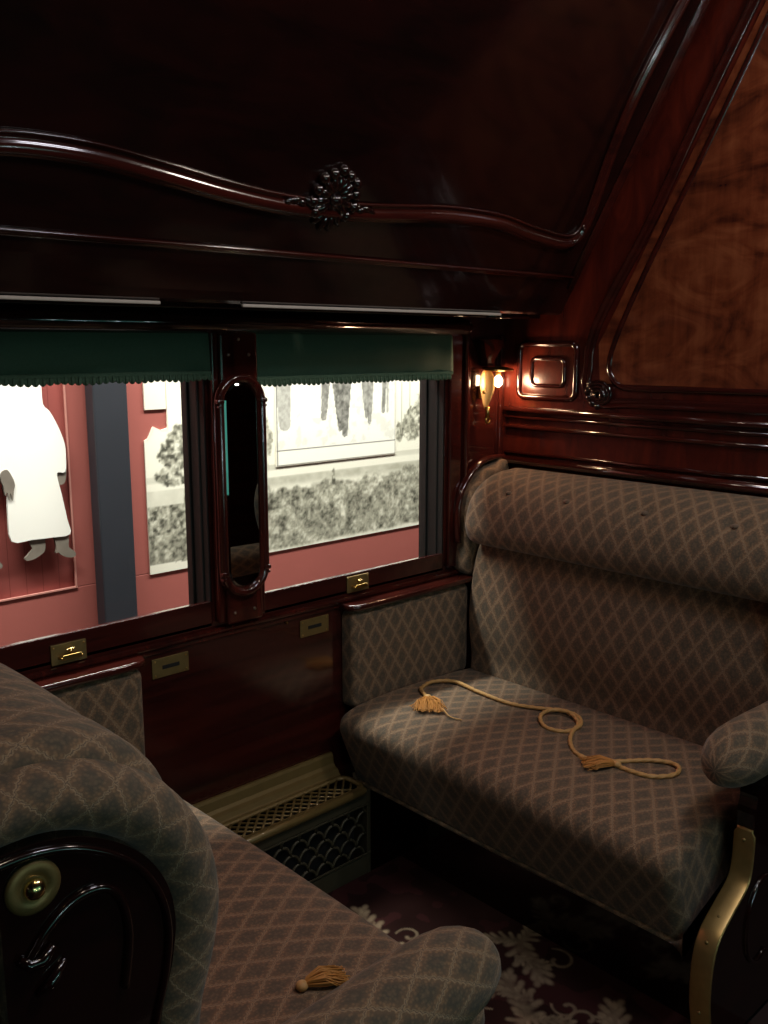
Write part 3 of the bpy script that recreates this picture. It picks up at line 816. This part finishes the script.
# ================================================================== SCONCE
sc_ = thing('wall_lamp', 'small lit brass wall lamp with shell reflector in the corner above the right seat', 'lamp', (2.27, 1.95, 1.33))
LX, LY = 2.262, 1.915
sh = MB(); rings = []
fv = Vector((-.50, -.866, 0)); ev = Vector((.866, -.50, 0)); C0 = Vector((LX-.002, LY+.012, 0))
zs = [(1.418, .012), (1.412, .017), (1.398, .023), (1.380, .0255), (1.360, .024), (1.340, .019), (1.322, .013), (1.308, .008), (1.298, .006)]
for z, hw in zs:
    ring = []
    for d in (0, -.003):
        ks = range(9) if d == 0 else range(8, -1, -1)
        for k in ks:
            u_ = -1+2*k/8; p = C0 + ev*(u_*hw) + fv*(.55*hw*u_*u_ + d)
            ring.append((p.x, p.y, z))
    rings.append(ring)
sh.rings(rings, True, True); sh.build('shell_reflector', 'shell_gold', sc_)
MB().tube([(LX-.006, LY, 1.305), (LX-.006, LY, 1.285), (LX-.004, LY+.002, 1.268)], [.008, .007, .008], 10).tube([(LX-.004+.009*math.cos(a), LY, 1.262+.009*math.sin(a)) for a in np.linspace(0, 2*math.pi, 14)], .004, 6).build('drop_finial', 'brass', sc_)
hd = MB(); rings = []
for z, r in ((1.417, .046), (1.420, .048), (1.423, .046), (1.428, .030), (1.431, .004)):
    rings.append([(LX+.035+r*1.15*math.cos(2*math.pi*k/24), LY-.008+r*.9*math.sin(2*math.pi*k/24), z) for k in range(24)])
hd.rings(rings, True, True); hd.build('hood', 'brass', sc_)
MB().tube([(LX-.008, 1.948, 1.35), (LX-.008, 1.93, 1.35), (LX-.006, LY+.01, 1.352)], .006, 8).box(LX-.016, LX+.010, 1.942, 1.950, 1.33, 1.37, .003).build('back_plate', 'brass', sc_)
MB().tube([(LX+.034, LY-.008, 1.417), (LX+.034, LY-.008, 1.402)], .009, 12).build('socket', 'brass_dull', sc_)
MB().sphere((LX+.034, LY-.008, 1.384), .0135, 16, 12, (1, 1, 1.35)).build('bulb', 'bulb', sc_)
br = MB(); br.rings([[(2.215, 1.90, 1.515), (2.325, 1.90, 1.515), (2.325, 1.948, 1.515), (2.215, 1.948, 1.515)], [(2.25, 1.915, 1.45), (2.285, 1.915, 1.45), (2.285, 1.948, 1.45), (2.25, 1.948, 1.45)], [(2.255, 1.918, 1.432), (2.28, 1.918, 1.432), (2.28, 1.948, 1.432), (2.255, 1.948, 1.432)]], True, True, False)
br.build('bracket', 'wood_black', sc_)
pl = bpy.data.lights.new('bulb_light', 'POINT'); pl.energy = 1.3; pl.color = (1, .60, .36); pl.shadow_soft_size = .016
po = bpy.data.objects.new('bulb_light', pl); COL.objects.link(po); po.location = (LX+.030, LY-.034, 1.376); po.parent = sc_
rebase(sc_)

# ================================================================== CORD WITH TASSELS
def rope(path, name, parent, r=.0052):
    mb = MB(); mb.tube(path, r, 12, True, lobes=3, twist=260); return mb.build(name, 'gold', parent)
def tassel(p0, d, L, w, parent, lab=None, seed=1):
    rr = random.Random(seed); d = Vector(d).normalized(); sd = Vector((-d.y, d.x, 0)); p0 = Vector(p0)
    fr_ = MB()
    for k in range(150):
        sp = rr.uniform(-1, 1); ll = L*rr.uniform(.6, 1.05); up = rr.uniform(0, .014)
        p1 = p0 + d*(L*.15) + sd*(sp*w*.35) + Vector((0, 0, up*.7+.003))
        p2 = p0 + d*(L*.5) + sd*(sp*w*.85+rr.uniform(-.004, .004)) + Vector((0, 0, up+.004))
        p3 = p0 + d*ll + sd*(sp*w*1.0+rr.uniform(-.01, .01)) + Vector((0, 0, up*.3+rr.uniform(.0, .004)))
        p4 = p3 + d*rr.uniform(-.004, .006) + sd*rr.uniform(-.006, .006) + Vector((0, 0, rr.uniform(-.001, .003)))
        fr_.tube([p0, p1, p2, p3, p4], .0012, 4)
    o = fr_.build('tassel', 'gold_t', parent)
    MB().sphere(p0 + Vector((0, 0, .004)), .0095, 14, 10, (1.1, 1.1, .85)).build('tassel_knot', 'gold', o)
    return o
Z = .4935
ck = [(1.829, 1.755), (1.862, 1.815), (1.886, 1.831), (1.938, 1.839), (1.986, 1.793), (1.975, 1.691), (1.972, 1.569), (2.007, 1.485), (2.040, 1.432), (2.031, 1.374), (1.981, 1.339), (1.925, 1.347), (1.912, 1.398), (1.946, 1.442), (2.002, 1.452), (2.028, 1.409), (2.001, 1.356), (1.935, 1.329), (1.885, 1.30), (1.840, 1.252), (1.834, 1.204), (1.869, 1.155), (1.937, 1.099), (1.961, 1.053), (1.944, 1.025), (1.903, 1.02), (1.862, 1.051), (1.851, 1.095), (1.851, 1.135)]
zz = [Z-.002]*len(ck)
for i in (13, 14, 15): zz[i] = Z+.004
ct = thing('tasselled_cord', 'gold twisted cord with two tassels, looped on the right seat', 'cord', (1.93, 1.4, .49))
rope(crom([(a, c_, z) for (a, c_), z in zip(ck, zz)], 14), 'rope', ct)
tassel((1.829, 1.755, .492), (-.60, -.62, 0), .105, .042, ct, seed=3)
MB().tube(crom([(1.80, 1.70, .493), (1.79, 1.66, .498), (1.775, 1.62, .493), (1.785, 1.585, .491)], 6), .0022, 6).build('loose_strand', 'gold', ct)
tassel((1.851, 1.138, .492), (-.62, .66, 0), .080, .026, ct, seed=5)
rebase(ct)
ct2 = thing('tasselled_cord', 'gold tassel end lying on the left seat cushion beside its arm', 'cord', (.84, 1.03, .49))
tassel((.805, 1.045, .490), (.92, -.30, 0), .070, .020, ct2, seed=8)
rebase(ct2)

# ================================================================== CARPET
def vnoise(X, Y, sc, seed=0, oct_=4):
    out = np.zeros_like(X); amp = 1; tot = 0
    for o_ in range(oct_):
        xs, ys = X*sc*2**o_+seed*17.3, Y*sc*2**o_+seed*9.1
        xi, yi = np.floor(xs).astype(np.int64), np.floor(ys).astype(np.int64); fx_, fy_ = xs-xi, ys-yi
        fx_ = fx_*fx_*(3-2*fx_); fy_ = fy_*fy_*(3-2*fy_)
        def h(a, b_):
            n_ = (a*374761393 + b_*668265263 + (seed+o_)*1442695041) & 0xffffffff
            n_ = ((n_ ^ (n_ >> 13))*1274126177) & 0xffffffff
            return (n_ & 0xffff)/65535.0
        v = (h(xi, yi)*(1-fx_)+h(xi+1, yi)*fx_)*(1-fy_)+(h(xi, yi+1)*(1-fx_)+h(xi+1, yi+1)*fx_)*fy_
        out += v*amp; tot += amp; amp *= .55
    return out/tot
def grid_mesh(name, us, vs__, f3, colors, mat, parent=None, back=None):
    nu, nv = len(us), len(vs__)
    U, V_ = np.meshgrid(us, vs__, indexing='ij')
    co_ = np.array(f3(U, V_)).reshape(3, -1).T
    idx = np.arange(nu*nv).reshape(nu, nv)
    fs = np.stack([idx[:-1, :-1], idx[1:, :-1], idx[1:, 1:], idx[:-1, 1:]], -1).reshape(-1, 4)
    me = bpy.data.meshes.new(name)
    me.vertices.add(len(co_)); me.vertices.foreach_set('co', co_.ravel())
    me.loops.add(fs.size); me.loops.foreach_set('vertex_index', fs.ravel().astype(np.int32))
    me.polygons.add(len(fs)); me.polygons.foreach_set('loop_start', (np.arange(len(fs))*4).astype(np.int32))
    me.polygons.foreach_set('loop_total', np.full(len(fs), 4, np.int32)); me.update(calc_edges=True)
    ca_ = me.color_attributes.new('Col', 'FLOAT_COLOR', 'POINT')
    c4 = np.concatenate([colors.reshape(-1, 3), np.ones((nu*nv, 1))], 1)
    ca_.data.foreach_set('color', c4.ravel().astype(np.float32))
    return link(name, me, mat, parent)
def L3(c): return np.array(lin(c)[:3])
step = .004
us = np.arange(.95, 1.85, step); vs2 = np.arange(.10, 1.80, step)
X, Y = np.meshgrid(us, vs2, indexing='ij')
g = np.zeros_like(X)
def blob(px_, py_, r, amp=1.0, ax=1.0, ang=0):
    dx, dy = X-px_, Y-py_
    a = dx*math.cos(ang)+dy*math.sin(ang); b_ = -dx*math.sin(ang)+dy*math.cos(ang)
    np.maximum(g, amp*np.clip(1.6-1.6*np.sqrt((a/(r*ax))**2+(b_/r)**2), 0, 1), out=g)
def leaf(px_, py_, ang, s_):
    for k in range(6):      # acanthus: ribs with lobes fanning from a curved spine
        t_ = k/5; a = ang+.5*math.sin(t_*2)
        qx, qy = px_+math.cos(a)*s_*t_, py_+math.sin(a)*s_*t_
        blob(qx, qy, s_*.15, .6, 1.5, a)
        for sd in (-1, 1):
            la = a+sd*(1.0-.5*t_); ll = s_*(.34-.20*abs(t_-.45))
            for j in (.35, .7, 1.0): blob(qx+math.cos(la)*ll*j, qy+math.sin(la)*ll*j, s_*.11*(1.1-.3*j), .5+.4*j, 1.5, la)
    blob(px_+math.cos(ang+.45)*s_*1.1, py_+math.sin(ang+.45)*s_*1.1, s_*.09, 1, 1.8, ang+.45)
def scroll(px_, py_, ang, s_, hand=1):
    for k in range(60):
        t_ = k/59; a = ang+hand*t_*5.2; r = s_*(1-.78*t_)
        blob(px_+r*math.cos(a), py_+r*math.sin(a), .0045+.003*t_, .75)
rr = random.Random(11)
for cx_, cy_ in ((1.05, 1.55), (1.28, 1.30), (1.10, 1.05), (1.42, 1.55), (1.50, 1.12), (1.30, .88), (1.62, .82), (1.10, .72), (1.45, .62), (1.70, 1.30), (1.25, .45), (1.65, .45), (1.18, 1.22), (1.40, 1.02), (1.56, .92), (1.42, 1.32), (1.20, 1.70), (1.55, .70), (1.36, .74)):
    a = rr.uniform(0, 6.28)
    leaf(cx_, cy_, a, .13); leaf(cx_, cy_, a+2.3, .095); leaf(cx_, cy_, a-2.0, .085); leaf(cx_+.06*math.cos(a), cy_+.06*math.sin(a), a+.9, .07)
    scroll(cx_+.11*math.cos(a+1.1), cy_+.11*math.sin(a+1.1), a+3.5, .045, rr.choice((-1, 1)))
    scroll(cx_+.10*math.cos(a-1.0), cy_+.10*math.sin(a-1.0), a+1.5, .035, rr.choice((-1, 1)))
g *= .55+.75*vnoise(X, Y, 60, 3, 2)
gr = vnoise(X, Y, 8, 1, 3)
base = L3((44, 24, 22))*(.6+.8*gr)[..., None] + L3((66, 30, 32))*np.where(vnoise(X, Y, 14, 5, 2) > .56, .35, 0)[..., None]
colr = base*(1-np.clip(g, 0, 1)[..., None]) + L3((150, 130, 106))*np.clip(g, 0, 1)[..., None]
carpet = MB().box(.02, 3.2, -.95, 1.79, .0, .004)
carpet = thing('floor_carpet', 'dark maroon carpet with beige acanthus leaf scrolls on the floor between the seats', 'carpet', (1.4, .9, 0))
grid_mesh('carpet_field', us, vs2, lambda U, V_: (U, V_, np.full_like(U, .0065)), colr, 'carpet', carpet)
M['carpet_plain'] = simple('plain_carpet', lin((44, 24, 22)), .95, 0, 30, .4)
MB().box(.0, 2.6, -.95, 1.79, .0005, .006).build('carpet_ground', 'carpet_plain', carpet)
rebase(carpet)

# ================================================================== OUTSIDE: MUSEUM DISPLAY WALL
EY = 3.62
struct(MB().box(-1.5, 7.5, EY, EY+.08, -.9, 3.4).build('wall_outside', 'beadboard'))
struct(MB().box(-1.5, 7.5, WY+.11, EY, -.96, -.9).build('floor_outside', 'ground'))
# flat red rails around the beadboard
rr_ = MB().box(-1.5, 7.5, EY-.02, EY, -.2, .502, .003).box(1.628, 2.75, EY-.02, EY, .502, 3.0, .003).box(3.7, 7.5, EY-.02, EY, .502, 3.0, .003)
struct(rr_.build('trim_8', 'red'))
struct(MB().box(-.2, 1.632, EY-.026, EY-.018, .500, .508, .001).box(1.622, 1.630, EY-.026, EY-.018, .505, 2.6, .001).build('trim_9', 'red_trim'))
tag(MB().box(1.700, 1.850, 3.50, 3.575, -.9, 3.3, .006).build('steel_post', 'post'), 'dark slate upright post outside the left window before the red wall', 'post')

def fig(name, label, dx, parts):
    t = thing(name, label, 'cut-out', (1.46+dx, 3.56, .66), 'photographic cut-out figures on the red wall')
    for nm, mat, yy, pts in parts:
        q = crom([(a+dx, c_, 0) for a, c_ in pts], 3, True)
        MB().poly([(p.x, p.y) for p in q], lambda a, c_, d: (a, yy+d, c_), .012).build(nm, mat, t)
    rebase(t)
P_ = [('printed_trousers', 'printgrey', 3.570, [(1.428, .78), (1.436, .715), (1.442, .700), (1.424, .678), (1.410, .664), (1.418, .654), (1.445, .656), (1.472, .668), (1.492, .684), (1.496, .72), (1.490, .76)]),
      ('printed_shoe', 'printgrey', 3.568, [(1.530, .76), (1.536, .715), (1.540, .690), (1.536, .668), (1.548, .668), (1.560, .655), (1.585, .642), (1.612, .640), (1.620, .652), (1.610, .668), (1.592, .686), (1.594, .72), (1.590, .76)]),
      ('printed_hand', 'printgrey', 3.568, [(1.555, 1.005), (1.555, .962), (1.572, .943), (1.592, .952), (1.600, .985), (1.597, 1.01)]),
      ('printed_hand', 'printgrey', 3.556, [(1.336, 1.015), (1.360, 1.025), (1.378, .995), (1.386, .965), (1.380, .940), (1.374, .902), (1.366, .934), (1.360, .905), (1.354, .938), (1.346, .925), (1.342, .960), (1.334, .985)]),
      ('printed_coat', 'coat', 3.562, [(1.36, .742), (1.44, .737), (1.52, .735), (1.598, .738), (1.590, .80), (1.572, .91), (1.560, .97), (1.562, .995), (1.594, .995), (1.600, 1.05), (1.598, 1.11), (1.575, 1.18), (1.545, 1.24), (1.520, 1.27), (1.517, 1.36), (1.50, 1.44), (1.40, 1.46), (1.34, 1.42), (1.325, 1.28), (1.315, 1.10), (1.315, 1.02), (1.32, .99), (1.335, 1.00), (1.355, .95), (1.353, .85)]),
      ('printed_head', 'printgrey', 3.564, [(1.38, 1.46), (1.36, 1.52), (1.38, 1.58), (1.42, 1.60), (1.46, 1.58), (1.475, 1.52), (1.45, 1.46)])]
fig('photo_cutout', 'flat photo cut-out of a standing figure in a long white coat on the red wall', 0, P_)
fig('photo_cutout', 'flat photo cut-out whose shoe tip shows at the left edge of the left window', -.30, P_)

# mural (black and white landscape)
us = np.arange(1.968, 4.35, .0062); vs2 = np.arange(.497, 1.95, .0062)
X, Y = np.meshgrid(us, vs2, indexing='ij')
n1 = vnoise(X, Y, 9, 1, 5); n2 = vnoise(X, Y, 26, 2, 4); n3 = vnoise(X, Y, 60, 3, 3); n4 = vnoise(X*.25, Y, 14, 4, 3)
CR = L3((246, 243, 226)); GR = L3((92, 90, 76)); MD = L3((176, 174, 156))
val = np.ones_like(X)*.97
def sstep(a, b_, x): t_ = np.clip((x-a)/(b_-a), 0, 1); return t_*t_*(3-2*t_)
# pale track bands
band = sstep(.895, .905, Y)*(1-sstep(.925, .93, Y)); val -= band*.18*n4*1.6
band = sstep(.80, .84, Y)*(1-sstep(.86, .87, Y)); val -= band*(.35*(.4+n2))
# shrubs in the foreground
edge = .815+.03*(n1-.5)*2 - .02*np.sin((X-2.6)*2.5) + .03*sstep(2.9, 3.7, X)
shr = (1-sstep(edge-.015, edge+.015, Y+.05*(n2-.5)))
shr *= sstep(.50, .525, Y+.05*(n1-.5))
val = val*(1-shr) + shr*(.30+.80*(n2-.5)+.75*(n3-.5)+.55*(n1-.5)+.40*(vnoise(X, Y, 130, 8, 2)-.5)+.10)
# grass strip
gs = sstep(.498, .50, Y)*(1-sstep(.515, .54, Y)); 
def tree(cx_, cy_, rx, ry, dens=1.0):
    global val
    d = np.sqrt(((X-cx_)/rx)**2+((Y-cy_)/ry)**2)+.55*(n2-.5)+.35*(n3-.5)
    m_ = (1-sstep(.85, 1.05, d))*dens
    val = val*(1-m_) + m_*np.clip(.28+1.6*(n3-.45)+.5*(n2-.5), .05, .9)
tree(2.11, 1.02, .075, .085); tree(2.13, 1.09, .06, .06); tree(2.10, .93, .09, .05); tree(2.16, .97, .07, .09)
tree(2.06, .72, .12, .08); tree(2.18, .70, .10, .09); tree(2.30, .80, .12, .12)
tree(2.60, 1.05, .05, .11, .8); tree(3.60, 1.07, .09, .09, .85); tree(3.50, 1.03, .03, .06, .8); tree(3.72, 1.15, .10, .14, .7)
tree(3.03, .83, .012, .045); tree(3.75, .80, .07, .10, .9)
val = np.where((X < 2.15) & (Y < .88) & (Y > .80), np.maximum(val, .7+.2*n2), val)
val = np.where((X < 2.35) & (Y < .535+.02*(n1-.5)), .93, val)
# thin poles / legs far right
for xx_ in (3.52, 3.58): val = np.where((np.abs(X-xx_) < .004) & (Y > 1.02) & (Y < 1.3), .55, val)
val = np.clip(val, 0.02, 1)
colr = np.where(val[..., None] > .55, MD+(CR-MD)*((val-.55)/.45)[..., None], GR*.35+(MD-GR*.35)*(np.clip(val, 0, .55)/.55)[..., None])
mu = thing('landscape_mural', 'black and white landscape photo mural on the red wall outside, bushes along its bottom', 'mural', (3.1, 3.58, .5))
# thick backing board with the tree-line outline on its left
ol = [(1.968, .497), (4.35, .497), (4.35, 1.95), (2.083, 1.95), (2.083, 1.14), (2.05, 1.132), (2.012, 1.150), (1.985, 1.10), (1.968, 1.09)]
MB().poly(ol, lambda a, c_, d: (a, 3.594+d, c_), .006).build('mural_board', 'cream', mu)
keep = (X >= 2.083) | (Y < 1.09+np.clip((X-1.985)*1.9, 0, .055)-np.clip((X-2.02)*.5, 0, .02))
mo_ = grid_mesh('mural_print', us, vs2, lambda U, V_: (U, np.full_like(U, 3.5932), V_), colr, 'mural', mu)
bmm = bmesh.new(); bmm.from_mesh(mo_.data); bmm.verts.ensure_lookup_table()
kk = keep.ravel(); bmesh.ops.delete(bmm, geom=[v for v in bmm.verts if not kk[v.index]], context='VERTS'); bmm.to_mesh(mo_.data); bmm.free()
rebase(mu)
tag(MB().box(1.975, 2.080, 3.592, 3.60, 1.222, 1.62, .001).build('text_panel', 'cream'), 'small cream panel high on the red wall left of the mural tree', 'panel')

# framed enlargement of people, hung before the mural
us = np.arange(2.678, 3.478, .0052); vs2 = np.arange(.918, 1.90, .0052)
X, Y = np.meshgrid(us, vs2, indexing='ij')
n2 = vnoise(X, Y, 30, 12, 4); n3 = vnoise(X, Y, 70, 13, 3)
val = .97-.10*(n2 > .58)*(Y > 1.0)
DKs = np.zeros_like(X)
def limb(x0, z0, x1, z1, w0, w1, dk=.8):
    global val
    t_ = np.clip(((X-x0)*(x1-x0)+(Y-z0)*(z1-z0))/((x1-x0)**2+(z1-z0)**2), 0, 1)
    d = np.hypot(X-(x0+(x1-x0)*t_), Y-(z0+(z1-z0)*t_)); w_ = w0+(w1-w0)*t_
    m_ = (d < w_+.006*(n3-.5)); val = np.where(m_, val*(1-dk)+dk*(.22+.6*(n3-.3)), val)
limb(2.72, 1.45, 2.73, 1.12, .055, .035, .55)
limb(3.00, 1.42, 2.975, 1.14, .035, .018, .8); 
limb(3.06, 1.45, 3.085, 1.08, .05, .016, .95); limb(3.13, 1.45, 3.115, 1.05, .045, .018, .95)
limb(3.25, 1.42, 3.265, 1.13, .035, .012, .75); limb(3.30, 1.42, 3.285, 1.10, .03, .012, .75)
limb(3.40, 1.42, 3.385, 1.15, .018, .012, .85); limb(3.42, 1.42, 3.415, 1.15, .010, .008, .6)
lineb = (np.abs(Y-.992) < .003) | (np.abs(X-2.683) < .0035) | (np.abs(X-3.472) < .0035) | (Y < .922)
val = np.where(lineb, .25, val)
val = np.clip(val, .05, 1)
colr = L3((40, 38, 34))+(L3((250, 248, 236))-L3((40, 38, 34)))*(val**1.6)[..., None]
fp = thing('framed_photograph', 'white-bordered enlargement showing standing people from the waist down, over the mural', 'photograph', (3.08, 3.575, .92))
MB().box(2.664, 3.469, 3.588, 3.5925, .914, 1.90, .001).build('photo_board', 'cream', fp)
grid_mesh('photo_print', us-.010, vs2, lambda U, V_: (U, np.full_like(U, 3.5874), V_), colr, 'mural', fp)
rebase(fp)
